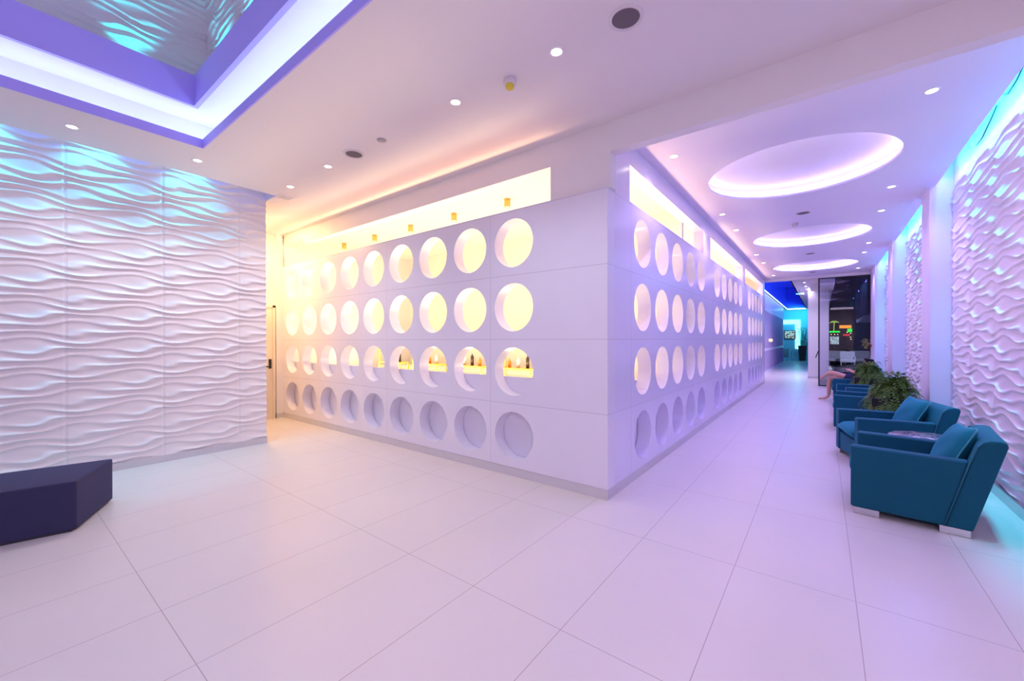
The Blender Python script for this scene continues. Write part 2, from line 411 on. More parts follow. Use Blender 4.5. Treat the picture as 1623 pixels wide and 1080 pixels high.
struct(mb.build('wall_right_backing', white))
mb = MB()
for a, b in ((3.2, 7.70), (8.25, 11.4), (12.1, 14.9)): mb.box(XN - .042, XN, a, b, 0, 0.10)
struct(mb.build('baseboard_right', steel))
# rest of the lobby around the camera
mb = MB(); mb.box(4.0, 4.1, -4.5, 3.65, 0, C); struct(mb.build('wall_lobby_right', white))
mb = MB(); mb.box(XN, 4.0, 3.52, 3.65, 0, C); struct(mb.build('wall_lobby_front', white))
mb = MB(); mb.box(XW, 4.0, -4.6, -4.5, 0, C); struct(mb.build('wall_back', white))

# beam over the corridor mouth
mb = MB(); mb.box(-1.5695, 4.0, YL + .03, 3.655, 3.25, C + .05)
struct(mb.build('trim_6', white))

# corridor ceiling with round recesses
mb = MB(); ovals = [(-0.27, 6.01), (-0.23, 10.0), (-0.21, 14.03)]; RO = 0.95
Pc = lambda u, v, w: (u, v, C + w)
cur = 3.65
for ox, oy in ovals:
    mb.box(-1.75, 1.185, cur, oy - 1.1, C, C + .05)
    hole_cell(mb, Pc, -1.75, 1.185, oy - 1.1, oy + 1.1, ox, oy, RO, 0.03, n=96)
    cur = oy + 1.1
mb.box(-1.75, 1.185, cur, 16.2, C, C + .05)
struct(mb.build('ceiling_corridor', mat('corridor_ceiling_purple_lit', (0.76, 0.72, 0.86), 0.6, noise=0.015, nscale=1.5)))  # ceiling tint holds the purple light that the lamps do not bring
for k, (ox, oy) in enumerate(ovals):
    mb = MB(); mb.lathe((ox, oy, C), [(RO, 0.030), (RO + .09, 0.030), (RO + .09, 0.17), (0.0001, 0.17)], 96, False)
    o = struct(mb.build('trim_%d' % (7 + k), white))
    mb = MB(); mb.lathe((ox, oy, C), [(RO + .045, 0.032), (RO + .075, 0.032), (RO + .075, 0.042), (RO + .045, 0.042)], 96, False, True)
    mb.build('light_strip', led_ring, o)
# end of the corridor
mb = MB(); mb.box(-2.2, 1.5, 16.2, 16.38, 3.44, 4.05); struct(mb.build('trim_10', white))

# passage end wall on the far left with the door
mb = MB(); mb.box(XE - .12, XE, 2.3, YL + T, 0, C + .1); mb.box(XE - .1, XE, YL + T, 6.7, 0, C + .1)
mb.box(XE, XE + .05, 3.40, YL, 0, C)
struct(mb.build('wall_passage', white))
mb = MB(); mb.box(XE, XE + .06, 3.40, YL, 0, .09); struct(mb.build('baseboard_passage', base_m))
dw = mat('cream_door', (0.78, 0.68, 0.58), 0.4)
mb = MB(); mb.box(XE, XE + .03, 2.45, 3.34, 0, 2.12); d = struct(mb.build('door_1', dw, bevel=.004))
mb = MB(); mb.box(XE + .03, XE + .037, 2.53, 3.27, .15, 2.0); mb.build('door_panel', dw, d, bevel=.003)
mb = MB(); mb.box(XE, XE + .045, 3.34, 3.385, 0, 2.16); mb.box(XE, XE + .045, 2.4, 3.385, 2.12, 2.16); mb.build('door_frame', dw, d)
mb = MB(); mb.box(XE + .03, XE + .045, 3.265, 3.315, .96, 1.14); mb.tube([(XE + .04, 3.29, 1.0), (XE + .09, 3.29, 1.0), (XE + .09, 3.20, 1.0)], .011); mb.build('door_handle', black, d)

# ------------------------------------------------------------------ ceiling fittings
def downlight(x, y, label, group, power=22, col=(1.0, 0.80, 0.74), z=C, ang=130, grow=1.0):
    t = empty('recessed_downlight', (x, y, z)); tag(t, label, 'ceiling light', group)
    m1 = MB(); m1.lathe((0, 0, 0), [(.036 * grow, .004), (.038 * grow, -.004), (.052 * grow, -.005), (.055 * grow, 0)], 28); m1.build('rim', rim_m, t)
    m2 = MB(); m2.disc((0, 0, -.002), .037 * grow, 28); m2.build('lens', lamp_m, t)
    l = bpy.data.lights.new('downlight_bulb', 'SPOT'); l.energy = power; l.color = col; l.spot_size = math.radians(ang); l.spot_blend = 0.9; l.shadow_soft_size = .035
    o = bpy.data.objects.new('downlight_bulb', l); COL.objects.link(o); o.location = (x, y, z - .02); return t
G1 = 'downlights in the lobby ceiling'
for x, y, lab in ((-1.49, 2.46, 'round recessed downlight nearest the big round speaker in the lobby ceiling'),
                  (-2.488, 2.453, 'round recessed downlight just past the smoke detector in the lobby ceiling'),
                  (-4.589, 2.448, 'round recessed downlight just beyond the grey mid-ceiling speaker'),
                  (-5.587, 2.463, 'small round downlight farthest back, beside the faint ceiling vent'),
                  (-5.652, 0.507, 'round downlight at far left between the wave wall and the cove'),
                  (-5.597, 1.465, 'round downlight below the point of the violet cove corner')):
    downlight(x, y, lab, G1, 40, (0.90, 0.88, 1.0))
G2 = 'downlights in the corridor ceiling'
k = 1.0148
for x, y, lab in ((0.696, 4.657, 'largest corridor downlight, right of the nearest glowing ring by the beam'),
                  (0.713, 7.262, 'corridor downlight on the right just beyond the nearest glowing ring'),
                  (0.721, 8.521, 'corridor downlight on the right just before the middle glowing ring'),
                  (0.754, 11.208, 'corridor downlight on the right just beyond the middle glowing ring'),
                  (0.755, 12.368, 'corridor downlight on the right just before the farthest glowing ring'),
                  (0.782, 15.008, 'corridor downlight on the right above the night window'),
                  (-1.293, 4.592, 'corridor downlight on the left above the first yellow opening'),
                  (-1.279, 7.203, 'corridor downlight on the left at the end of the first yellow opening'),
                  (-1.262, 8.402, 'corridor downlight on the left above the start of the second yellow opening'),
                  (-1.252, 11.146, 'corridor downlight on the left at the end of the second yellow opening'),
                  (-1.243, 12.459, 'corridor downlight on the left above the third yellow opening'),
                  (-1.238, 15.131, 'farthest corridor downlight on the left by the header')):
    downlight(x * k, y * k, lab, G2, 66, (0.54, 0.38, 0.93))
rimg = mat('speaker_rim', (0.70, 0.66, 0.70), 0.5)
def speaker(x, y, r, label, z=C):
    t = empty('ceiling_speaker', (x, y, z)); tag(t, label, 'speaker', 'round ceiling speakers')
    m1 = MB(); m1.lathe((0, 0, 0), [(r, .002), (r, -.008), (r * 1.22, -.010), (r * 1.28, 0)], 40); m1.build('rim', rimg, t)
    m2 = MB(); m2.lathe((0, 0, 0), [(r, -.005), (r * .6, -.008), (.0005, -.009)], 40); m2.build('grille', grille, t)
speaker(-0.986, 2.468, .085, 'large grey round ceiling speaker at top centre near the beam')
speaker(-4.055, 2.455, .085, 'grey round ceiling speaker in the middle of the lobby ceiling')
speaker(-0.25 * k, 7.903 * k, .085, 'grey round speaker between first and second glowing rings', C)
speaker(-0.241 * k, 11.761 * k, .085, 'grey round speaker between second and third glowing rings', C)
speaker(-0.248 * k, 15.078 * k, .085, 'grey round speaker beyond the farthest glowing ring', C)
def detector(x, y, label, ring, hh=.06):
    t = empty('smoke_detector', (x, y, C)); tag(t, label, 'smoke detector')
    m1 = MB(); m1.lathe((0, 0, 0), [(.052, 0), (.052, -.03), (.045, -.034), (.030, -.036)], 32); m1.build('base', rimg, t)
    m2 = MB(); m2.lathe((0, 0, 0), [(.030, -.036), (.032, -hh), (.026, -hh - .008), (.0005, -hh - .008)], 32)
    m2.build('sensor_head', mat('yellow_sensor', (0.75, 0.62, 0.05), 0.4) if ring else rimg, t)
detector(-1.942, 2.505, 'white smoke detector with yellow sensor hanging from lobby ceiling', True)
detector(-0.385 * k, 8.525 * k, 'small smoke detector before the middle glowing ring', False)
t = MB(); t.lathe((0, 0, 0), [(.048, 0), (.045, -.008), (.0005, -.010)], 28)
o = t.build('ceiling_sensor', mat('grey_cap', (.42, .38, .4), .5)); o.location = (-3.552, 2.458, C); tag(o, 'small flat grey round cap beside the mid-ceiling speaker', 'sensor')
t = empty('air_vent', (-6.05, 2.60, C)); tag(t, 'faint square air vent near the end of the wave wall', 'vent')
m1 = MB(); m1.box(-.1, .1, -.1, -.085, -.006, 0); m1.box(-.1, .1, .085, .1, -.006, 0); m1.box(-.1, -.085, -.085, .085, -.006, 0); m1.box(.085, .1, -.085, .085, -.006, 0); m1.build('frame', rim_m, t)
m1 = MB()
for i in range(5): m1.box(-.085, .085, -.07 + i * .032, -.058 + i * .032, -.005, 0)
m1.build('slats', rimg, t)
# brass cylinder lights inside the wash room
brass = mat('brushed_brass', (0.75, 0.48, 0.12), 0.45, 0.35)
for i, lab in enumerate(('brass cylinder ceiling light nearest the corner of the long yellow opening', 'second brass cylinder light from the right in the yellow opening',
                         'middle brass cylinder light of five in the yellow opening', 'fourth brass cylinder light from the right in the yellow opening',
                         'leftmost brass cylinder light in the long yellow opening')):
    t = empty('cylinder_ceiling_light', (-3.617 - 1.09 * i, 4.6, C)); tag(t, lab, 'ceiling light', 'brass cylinder lights behind the screen')
    m1 = MB(); m1.lathe((0, 0, 0), [(.0005, 0), (.045, 0), (.045, -.115), (.036, -.12), (.034, -.10)], 28, True); m1.build('body', brass, t)
    m1 = MB(); m1.disc((0, 0, -.105), .034, 20); m1.build('lens', lamp_m, t)

# ------------------------------------------------------------------ armchairs
AW = 0.82
def sec(mb, prof, y0, y1): mb.prism(prof, y0, y1, lambda x, z, y: (x, y, z))
def make_chair():
    r = empty('armchair', (0, 0, 0))
    at = 0.115
    prof = [(0, .055), (0, .578), (.685, .572), (.555, .055)]
    for y0 in (0, AW - at):
        m = MB(); sec(m, prof, y0, y0 + at); m.build('arm', teal, r, bevel=.016, segs=4)
    bp = [(.558, .055), (.705, .055), (.875, .715), (.868, .745), (.835, .752), (.79, .748), (.755, .73), (.732, .70), (.70, .60)]
    m = MB(); sec(m, bp, .003, AW - .003); b = m.build('backrest', teal, r, bevel=.012, segs=4)
    for y in (-.001, AW + .001):
        m = MB(); m.tube([(.556, y, .06), (.687, y, .572), (.722, y, .69), (.755, y, .735)], .006, 6); m.build('piping', mat('dark_teal_piping', (.01, .12, .18), .7), b)
    m = MB(); m.box(.014, .6, at, AW - at, .06, .285); m.build('seat_base', teal, r, bevel=.012)
    # seat cushion: crowned box, front edge bowed
    m = MB(); nx, ny = 12, 10; vs = []; x0, x1, y0, y1 = -.012, .64, at + .004, AW - at - .004
    for s in (0, 1):
        for i in range(nx + 1):
            for j in range(ny + 1):
                a, b_ = i / nx, j / ny
                ex = (1 - abs(2 * a - 1) ** 6); ey = (1 - abs(2 * b_ - 1) ** 6)
                z = .385 + (.055 * (ex * ey) ** .5 + .02 * math.sin(PI * b_)) if s else .355 - (.065 * (ex * ey) ** .5)
                if not s and a < .15: z += -.0
                vs.append((x0 + (x1 - x0) * a - .02 * math.sin(PI * b_) * (1 - a), y0 + (y1 - y0) * b_, z))
    n1 = (nx + 1) * (ny + 1); fs = []
    for i in range(nx):
        for j in range(ny):
            q = i * (ny + 1) + j; fs.append((q, q + 1, q + ny + 2, q + ny + 1)); fs.append((n1 + q, n1 + q + ny + 1, n1 + q + ny + 2, n1 + q + 1))
    rim = [i * (ny + 1) for i in range(nx + 1)] + [nx * (ny + 1) + j for j in range(1, ny + 1)] + [i * (ny + 1) + ny for i in range(nx - 1, -1, -1)] + [j for j in range(ny - 1, 0, -1)]
    for a, b_ in zip(rim, rim[1:] + rim[:1]): fs.append((a, b_, n1 + b_, n1 + a))
    m.add(vs, fs, True); m.build('seat_cushion', tealc, r)
    for x in (.02, .53):
        for y in (.01, AW - .085):
            m = MB(); m.box(x, x + .165, y, y + .075, 0, .055); m.build('foot', steel, r, bevel=.003)
    return r
proto = make_chair()
def place(o, x, y, deg, label):
    o.location = (x, y, 0); o.rotation_euler = (0, 0, math.radians(deg)); tag(o, label, 'armchair', 'teal armchairs along the corridor'); return o
chairs = [(.187, 4.56, -6.5, 'nearest teal velvet armchair on steel skid feet, seen side-on'),
          (.317, 6.15, 12.8, 'second teal armchair, turned to face the nearest one across the table'),
          (.135, 8.50, -4.0, 'teal armchair just beyond the nearest potted fern, its side panel showing'),
          (.350, 9.93, 10.0, 'fourth teal armchair, in front of the far potted fern'),
          (.184, 12.00, -5.0, 'teal armchair in which the barefoot person sits'),
          (.330, 13.80, 10.0, 'farthest teal armchair, against the night window')]
for i, c in enumerate(chairs): place(proto if i == 0 else copy_tree(proto), *c)

# scatter cushions
def cushion(name, M_, label, sz=.42, th=.15):
    m = MB(); n = 16; vs = []
    for s in (1, -1):
        for i in range(n + 1):
            for j in range(n + 1):
                u, v = 2 * i / n - 1, 2 * j / n - 1
                e = max(0, (1 - u * u) * (1 - v * v)); pull = 1 - .07 * (1 - abs(u * v)) * max(abs(u), abs(v)) ** 3
                z = s * th / 2 * e ** .42 + .006 * math.sin(5 * u + 3 * v) * e
                vs.append((u * sz / 2 * pull, v * sz / 2 * pull, z))
    n1 = (n + 1) ** 2; fs = []
    for i in range(n):
        for j in range(n):
            q = i * (n + 1) + j; fs.append((q, q + n + 1, q + n + 2, q + 1)); fs.append((n1 + q, n1 + q + 1, n1 + q + n + 2, n1 + q + n + 1))
    m.add(vs, fs, True)
    o = m.build(name, tealc); o.matrix_world = M_; tag(o, label, 'cushion', 'teal cushions on the armchairs')
    ring = [(u * sz / 2 * .995, v * sz / 2 * .995, 0) for u, v in [(-1 + 2 * i / 12, -1) for i in range(12)] + [(1, -1 + 2 * i / 12) for i in range(12)] + [(1 - 2 * i / 12, 1) for i in range(12)] + [(-1, 1 - 2 * i / 12) for i in range(13)]]
    ring = [(x * (1 - .07 * (1 - abs(x * y) / (sz / 2) ** 2)), y * (1 - .07 * (1 - abs(x * y) / (sz / 2) ** 2)), 0) for x, y, z in ring]
    p = MB(); p.tube(ring, .006, 6); p.build('piping', mat('piping_pale_teal', (.05, .3, .36), .6), o)
    return o
def chair_frame(i):
    x, y, d, _ = chairs[i]; return Matrix.Translation((x, y, 0)) @ Matrix.Rotation(math.radians(d), 4, 'Z')
def lean(x, y, z, yaw, tilt, roll=0):
    return Matrix.Translation((x, y, z)) @ Matrix.Rotation(math.radians(yaw), 4, 'Z') @ Matrix.Rotation(math.radians(-90 + tilt), 4, 'Y') @ Matrix.Rotation(math.radians(roll), 4, 'Z')
cushion('throw_cushion', chair_frame(0) @ lean(.615, .36, .60, 10, 26, 4), 'teal throw cushion leaning in the nearest armchair')
cushion('throw_cushion', chair_frame(1) @ lean(.605, .42, .60, 6, 26, -3), 'teal throw cushion leaning in the second armchair')

# round side table
t = empty('side_table', (.84, 5.80, 0)); tag(t, 'low round table with glossy violet-grey marble top between two armchairs', 'table')
mm, N, L, b = nt('marble_top'); tc = N.new('ShaderNodeTexCoord'); nz = N.new('ShaderNodeTexNoise'); nz.inputs['Scale'].default_value = 3.2; nz.inputs['Detail'].default_value = 8; nz.inputs['Distortion'].default_value = 1.8
L.new(tc.outputs['Object'], nz.inputs[0]); cr = N.new('ShaderNodeValToRGB'); cr.color_ramp.elements[0].position = .46; cr.color_ramp.elements[0].color = (.22, .20, .27, 1)
cr.color_ramp.elements[1].position = .50; cr.color_ramp.elements[1].color = (.75, .72, .78, 1); e = cr.color_ramp.elements.new(.54); e.color = (.22, .20, .27, 1)
L.new(nz.outputs['Fac'], cr.inputs[0]); L.new(cr.outputs[0], b.inputs['Base Color']); b.inputs['Roughness'].default_value = .12
m = MB(); m.lathe((0, 0, 0), [(.0005, .505), (.285, .505), (.30, .497), (.30, .487), (.28, .480), (.0005, .480)], 48); m.build('tabletop', mm, t)
m = MB(); m.tube([(0, 0, .02), (0, 0, .48)], .03, 16); m.build('pedestal', steel, t)
m = MB(); m.lathe((0, 0, 0), [(.0005, 0), (.17, 0), (.17, .012), (.03, .03), (.0005, .03)], 36); m.build('base', steel, t)

# planters with ferns
pot_m = mat('dark_planter', (.018, .014, .018), .4); leaf_m = mat('fern_leaf', (.075, .16, .022), .5, noise=.6, nscale=14, spec=.35); soil_m = mat('soil', (.03, .02, .015), .9)
def square_pot(p, w0, w1, h):
    m = MB(); a, b_ = w0 / 2, w1 / 2; k = b_ - .03
    vs = [(-a, -a, 0), (a, -a, 0), (a, a, 0), (-a, a, 0), (-b_, -b_, h), (b_, -b_, h), (b_, b_, h), (-b_, b_, h), (-k, -k, h), (k, -k, h), (k, k, h), (-k, k, h), (-k, -k, h - .05), (k, -k, h - .05), (k, k, h - .05), (-k, k, h - .05)]
    fs = [(0, 3, 2, 1)] + [(i, (i + 1) % 4, 4 + (i + 1) % 4, 4 + i) for i in range(4)] + [(4 + i, 4 + (i + 1) % 4, 8 + (i + 1) % 4, 8 + i) for i in range(4)] + [(8 + i, 8 + (i + 1) % 4, 12 + (i + 1) % 4, 12 + i) for i in range(4)]
    m.add(vs, fs); m.build('pot', pot_m, p, bevel=.006)
    m = MB(); m.quad((-k, -k, h - .045), (k, -k, h - .045), (k, k, h - .045), (-k, k, h - .045)); m.build('soil', soil_m, p)
def fern(seed, R, Hh, z0, n=150):
    rd = random.Random(seed); m = MB()
    for i in range(n):
        a = rd.uniform(0, 2 * PI); lvl = rd.random() ** .8
        L_ = R * rd.uniform(.75, 1.1); rise = Hh * (1 - lvl) * rd.uniform(.7, 1.0) + .02; droop = rd.uniform(.05, .20) + lvl * .16
        d = Vector((math.cos(a), math.sin(a), 0)); side = Vector((-d.y, d.x, 0)); K = 13; reach = L_ * (.55 + .5 * lvl)
        pts = []
        for k_ in range(K + 1):
            q = k_ / K; pts.append(d * (reach * q ** .85) + Vector((0, 0, z0 + rise * math.sin(q * PI * .62) * 1.05 - droop * q ** 2.4)))
        for k_ in range(2, K + 1):
            p = pts[k_]; tdir = (pts[k_] - pts[k_ - 1]).normalized(); q = k_ / K; ll = .062 * math.sin(PI * min(1, q * .8 + .17)) + .02
            w = .013
            for sgn in (-1, 1):
                dr = (side * sgn * .85 + tdir * .55 + Vector((0, 0, rd.uniform(-.25, .35)))).normalized(); nn = tdir * w
                tip = p + dr * ll + Vector((0, 0, -.008))
                m.add([p - nn * .3, p + dr * ll * .5 - nn, tip, p + dr * ll * .5 + nn], [(0, 1, 2, 3)])
    for i in range(18):
        a = rd.uniform(0, 2 * PI); m.tube([(0, 0, z0 - .05), (.12 * math.cos(a), .12 * math.sin(a), z0 + Hh * .5)], .004, 4)
    return m
for i, (x, y, lab) in enumerate(((.765, 7.72, 'bushy green fern in dark square planter, the nearer of the two'), (.76, 11.50, 'bushy green fern in dark square planter, the farther of the two'))):
    t = empty('potted_fern', (x, y, 0)); tag(t, lab, 'potted plant', 'potted ferns between the armchairs')
    square_pot(t, .38, .47, .68); fern(3 + i, .375 - .03 * i, .40, .64, 230).build('foliage', leaf_m, t)

# bench
pts = [(-4.86, -1.2), (-4.775, -.05), (-4.662, .432), (-5.289, .726), (-5.44, .10), (-5.53, -1.2)]
t = empty('bench', (0, 0, 0)); tag(t, 'low slate-navy upholstered bench with angled end by the wave wall', 'bench')
m = MB(); m.prism(pts, .012, .392); m.build('seat', navy, t, bevel=.014, segs=4)
cx_, cy_ = -5.1, -.2
m = MB(); m.prism([((x - cx_) * .96 + cx_, (y - cy_) * .96 + cy_) for x, y in pts], 0, .03); m.build('plinth', black, t)


# ------------------------------------------------------------------ the person in the fifth armchair
skin_m = mat('skin', (0.62, 0.33, 0.24), .5, noise=.08, nscale=10)
cloth_m = mat('navy_cloth', (0.012, 0.02, 0.07), .85)
hair_m = mat('dark_hair', (0.02, 0.012, 0.01), .6)
def skinned(name, V, E, R, m, parent=None, root=0, lv=2):
    me = bpy.data.meshes.new(name); me.from_pydata([tuple(v) for v in V], E, []); me.update(); me.materials.append(m)
    o = bpy.data.objects.new(name, me); COL.objects.link(o)
    if parent is not None: o.parent = parent
    sk = o.modifiers.new('skin', 'SKIN'); sk.use_smooth_shade = True; sk.branch_smoothing = 0.4
    if not me.skin_vertices: me.attributes
    lay = me.skin_vertices[0].data if me.skin_vertices else None
    if lay is None:
        bm = bmesh.new(); bm.from_mesh(me); bm.verts.layers.skin.verify(); bm.to_mesh(me); bm.free(); lay = me.skin_vertices[0].data
    for i, r in enumerate(R):
        lay[i].radius = (r, r) if not isinstance(r, tuple) else r
        lay[i].use_root = (i == root)
    su = o.modifiers.new('sub', 'SUBSURF'); su.levels = lv; su.render_levels = lv
    return o
V, R, Ed = [], [], []
def vt(p, r, link=None):
    V.append(p); R.append(r)
    if link is not None: Ed.append((link, len(V) - 1))
    return len(V) - 1
PX, PY = 0.0, 12.40
pel = vt((.56, PY, .545), .125); wa = vt((.64, PY, .62), .115, pel); ch = vt((.73, PY, .71), .12, wa); nb = vt((.79, PY, .80), .06, ch)
nk = vt((.80, PY, .84), .05, nb); hd = vt((.795, PY, .885), .075, nk); ht = vt((.80, PY, .945), .085, hd); hx = vt((.81, PY, .99), .06, ht)
nose = vt((.715, PY, .925), .012, ht)
a = vt((.46, PY - .10, .57), .088, pel); b_ = vt((.30, PY - .09, .645), .068, a); kn = vt((.16, PY - .07, .695), .055, b_); cf = vt((.11, PY + .09, .66), .052, kn); ak = vt((.03, PY + .29, .585), .032, cf); f1 = vt((.0, PY + .34, .555), .034, ak); f2 = vt((-.06, PY + .38, .49), .022, f1)
a = vt((.46, PY + .10, .55), .088, pel); b_ = vt((.28, PY + .12, .56), .066, a); k2 = vt((.13, PY + .14, .55), .054, b_); c2 = vt((.115, PY + .15, .40), .053, k2); a2 = vt((.10, PY + .15, .10), .034, c2); f3 = vt((.03, PY + .15, .048), .034, a2); f4 = vt((-.10, PY + .15, .028), .020, f3)
hands = []
for sg in (-1, 1):
    s1 = vt((.76, PY + sg * .14, .76), .052, ch); e1 = vt((.64, PY + sg * .22, .68), .042, s1); w1 = vt((.52, PY + sg * .10, .745), .027, e1); h1 = vt((.475, PY + sg * .065, .762), .030, w1)
    hands.append(h1)
    for q in range(4):
        dz = .025 - .016 * q; l_ = (.036, .042, .040, .030)[q]
        g1 = vt((.455 - .3 * l_, PY + sg * (.045), .772 + dz), .0085, h1); vt((.450 - .2 * l_, PY + sg * (.045 - .8 * l_), .778 + dz), .007, g1)
    g1 = vt((.48, PY + sg * .04, .795), .010, h1); vt((.478, PY + sg * .012, .81), .008, g1)
pr_ = empty('person', (.56, PY, 0)); tag(pr_, 'barefoot person in navy clothes sitting cross-legged in a teal armchair, holding a phone', 'person')
pr_inv = Matrix.Translation((-.56, -PY, 0))
bd = skinned('body', [pr_inv @ Vector(v) for v in V], Ed, R, skin_m, pr_)
sv = [(.56, PY, .55), (.65, PY, .625), (.735, PY, .71), (.78, PY, .775), (.757, PY - .15, .755), (.757, PY + .15, .755), (.70, PY - .19, .72), (.70, PY + .19, .72)]
skinned('shirt', [pr_inv @ Vector(v) for v in sv], [(0, 1), (1, 2), (2, 3), (2, 4), (2, 5), (4, 6), (5, 7)], [.138, .13, .145, .08, .07, .07, .06, .06], cloth_m, pr_)
sv = [(.56, PY, .55), (.45, PY - .10, .575), (.36, PY - .095, .615), (.45, PY + .10, .555), (.36, PY + .11, .56)]
skinned('shorts', [pr_inv @ Vector(v) for v in sv], [(0, 1), (1, 2), (0, 3), (3, 4)], [.14, .105, .09, .105, .09], cloth_m, pr_)
sv = [(.815, PY, .945), (.825, PY, 1.0), (.865, PY, .90)]
skinned('hair', [pr_inv @ Vector(v) for v in sv], [(0, 1), (0, 2)], [.093, .075, .06], hair_m, pr_)
m = MB(); m.box(-.004, .004, -.036, .036, -.072, .072)
ph = m.build('mobile_phone', black, bevel=.003); ph.matrix_world = Matrix.Translation((.455, PY, .80)) @ Matrix.Rotation(math.radians(25), 4, 'Y'); tag(ph, 'dark mobile phone held in both hands by the seated person', 'phone')

# ------------------------------------------------------------------ glazed end of the corridor and the night terrace
gm, N, L, b = nt('window_glass'); N.remove(b); out = N['Material Output']
gl = N.new('ShaderNodeBsdfGlossy'); gl.inputs['Roughness'].default_value = .0; tr = N.new('ShaderNodeBsdfTransparent'); tr.inputs[0].default_value = (.86, .88, .94, 1)
fr = N.new('ShaderNodeFresnel'); fr.inputs[0].default_value = 1.34; ms = N.new('ShaderNodeMixShader')
L.new(fr.outputs[0], ms.inputs[0]); L.new(tr.outputs[0], ms.inputs[1]); L.new(gl.outputs[0], ms.inputs[2]); L.new(ms.outputs[0], out.inputs['Surface'])
mb = MB(); mb.box(-.10, 1.13, 16.23, 16.242, .02, 3.44); g = struct(mb.build('window_1', gm))
mb = MB(); mb.box(-.125, -.085, 16.205, 16.265, 0, 3.44); mb.box(-.085, 1.13, 16.215, 16.257, 3.41, 3.44); mb.box(-.085, 1.13, 16.215, 16.257, 0, .03); mb.build('window_frame', black, g)
mb = MB(); mb.tube([(-.10, 16.20, 1.20), (-.10, 16.15, 1.17), (-.19, 16.14, .90)], .014); mb.build('door_handle', black, g)
t = MB(); t.box(-.02, 0, -.045, .045, -.045, .045); o = t.build('fire_call_point', mat('red_plastic', (.5, .01, .015), .35), bevel=.006); o.location = (1.13, 15.87, 1.295); tag(o, 'small red fire call point on the last white pier', 'alarm button')
# column and far lobby
mb = MB(); mb.box(-.454, .17, 19.05, 19.6, 0, 3.6); struct(mb.build('wall_column', white))
mb = MB(); mb.box(-.465, .18, 19.04, 19.61, 0, .09); struct(mb.build('baseboard_column', base_m))
mb = MB(); mb.box(-.1, .16, 19.6, 34.6, 0, 3.6); struct(mb.build('wall_far_right', white))
mb = MB(); mb.box(-3.2, .2, 34.6, 34.7, 0, 3.6)
struct(mb.build('wall_far_back', mat('cyan_lit_wall', (.30, .62, .85), .6)))  # cyan light on the back wall is put into its base colour
mb = MB(); mb.box(-2.1, -1.98, 16.38, 30.6, 0, 3.6)
for i in range(52):
    y = 16.9 + .26 * i
    mb.box(-1.98, -1.972, y, y + .05, .12, .98); mb.box(-1.98, -1.972, y, y + .05, 1.10, 2.72)
fins = mb.v[8:], mb.f[6:]; mb.v = mb.v[:8]; mb.f = mb.f[:6]; mb.sm = mb.sm[:6]
struct(mb.build('wall_far_left', mat('lilac_panel', (.80, .72, .95), .3)))
mb = MB(); mb.add(fins[0], [tuple(i - 8 for i in f) for f in fins[1]]); struct(mb.build('trim_12', mat('dark_slot', (.22, .16, .38), .4)))
mb = MB(); mb.box(-2.2, -1.93, 16.38, 34.6, 3.5, 3.55); mb.box(-.90, .3, 16.38, 34.6, 3.5, 3.55); mb.box(-1.93, -.90, 33.3, 34.6, 3.5, 3.55); mb.box(-3.2, -2.2, 30.5, 34.6, 3.5, 3.55)
mb.box(-.36, .3, 16.38, 19.0, 3.3, 3.5)
struct(mb.build('ceiling_far', ceil_m))
blu = mat('blue_gloss_paint', (.08, .14, .90), .15)
mb = MB(); mb.box(-1.97, -1.93, 16.4, 33.3, 3.5, 5.0); mb.box(-.90, -.86, 16.4, 33.3, 3.5, 5.0); mb.box(-1.97, -.86, 33.3, 33.34, 3.5, 5.0); mb.box(-1.97, -.86, 16.4, 33.34, 5.0, 5.04)
mb.box(-1.93, -.90, 16.385, 16.40, 3.5, 5.0)
struct(mb.build('trim_11', blu))
led_w = emis('far_cove_led', (.55, .85, 1.0), 3.0)
mb = MB(); mb.box(-1.928, -1.90, 16.6, 33.28, 3.50, 3.53); mb.box(-1.90, -.92, 33.25, 33.28, 3.50, 3.56)
tag(mb.build('far_cove_light_strip', led_w), 'white-blue LED line edging the deep blue ceiling recess of the far lobby', 'light strip')
area('far_blue_fill', (-.915, 25, 3.75), (-1, 0, .1), 14, .3, 60, (.20, .42, 1.0))  # hidden fill lamp added to brighten the blue recess
spot('column_fill', (-.15, 17.1, 3.28), (0, .75, -1), 60, (.72, .62, 1.0), 110, 1.0, .05)  # added fill spot that brightens the front of the column
area('far_cyan_light', (-1.2, 33.0, 3.3), (-.2, .8, -.4), 1.0, .5, 36, (.05, .75, 1.0))
cyl = emis('cyan_light_panel', (.25, .95, .95), 2.2)
mb = MB(); mb.box(-2.45, -1.55, 34.56, 34.6, 2.55, 2.85); mb.box(-1.55, -1.25, 34.56, 34.6, .8, 2.85)
tag(mb.build('wall_light_panel', cyl), 'bright cyan L-shaped light panel framing the blue far wall', 'light panel')
t = empty('framed_picture', (-1.86, 34.55, 1.80)); tag(t, 'framed picture with warm brown shapes on the blue far wall', 'picture')
mb = MB(); mb.box(-.34, .34, -.01, .03, -.31, .31); mb.build('frame', mat('picture_frame', (.12, .13, .16), .4), t)
pm, N, L, b = nt('picture_print'); tc = N.new('ShaderNodeTexCoord'); nz = N.new('ShaderNodeTexNoise'); nz.inputs['Scale'].default_value = 9; nz.inputs['Detail'].default_value = 4; L.new(tc.outputs['Object'], nz.inputs[0])
cr = N.new('ShaderNodeValToRGB'); cr.color_ramp.elements[0].position = .42; cr.color_ramp.elements[0].color = (.16, .07, .05, 1); cr.color_ramp.elements[1].position = .55; cr.color_ramp.elements[1].color = (.70, .78, .80, 1)
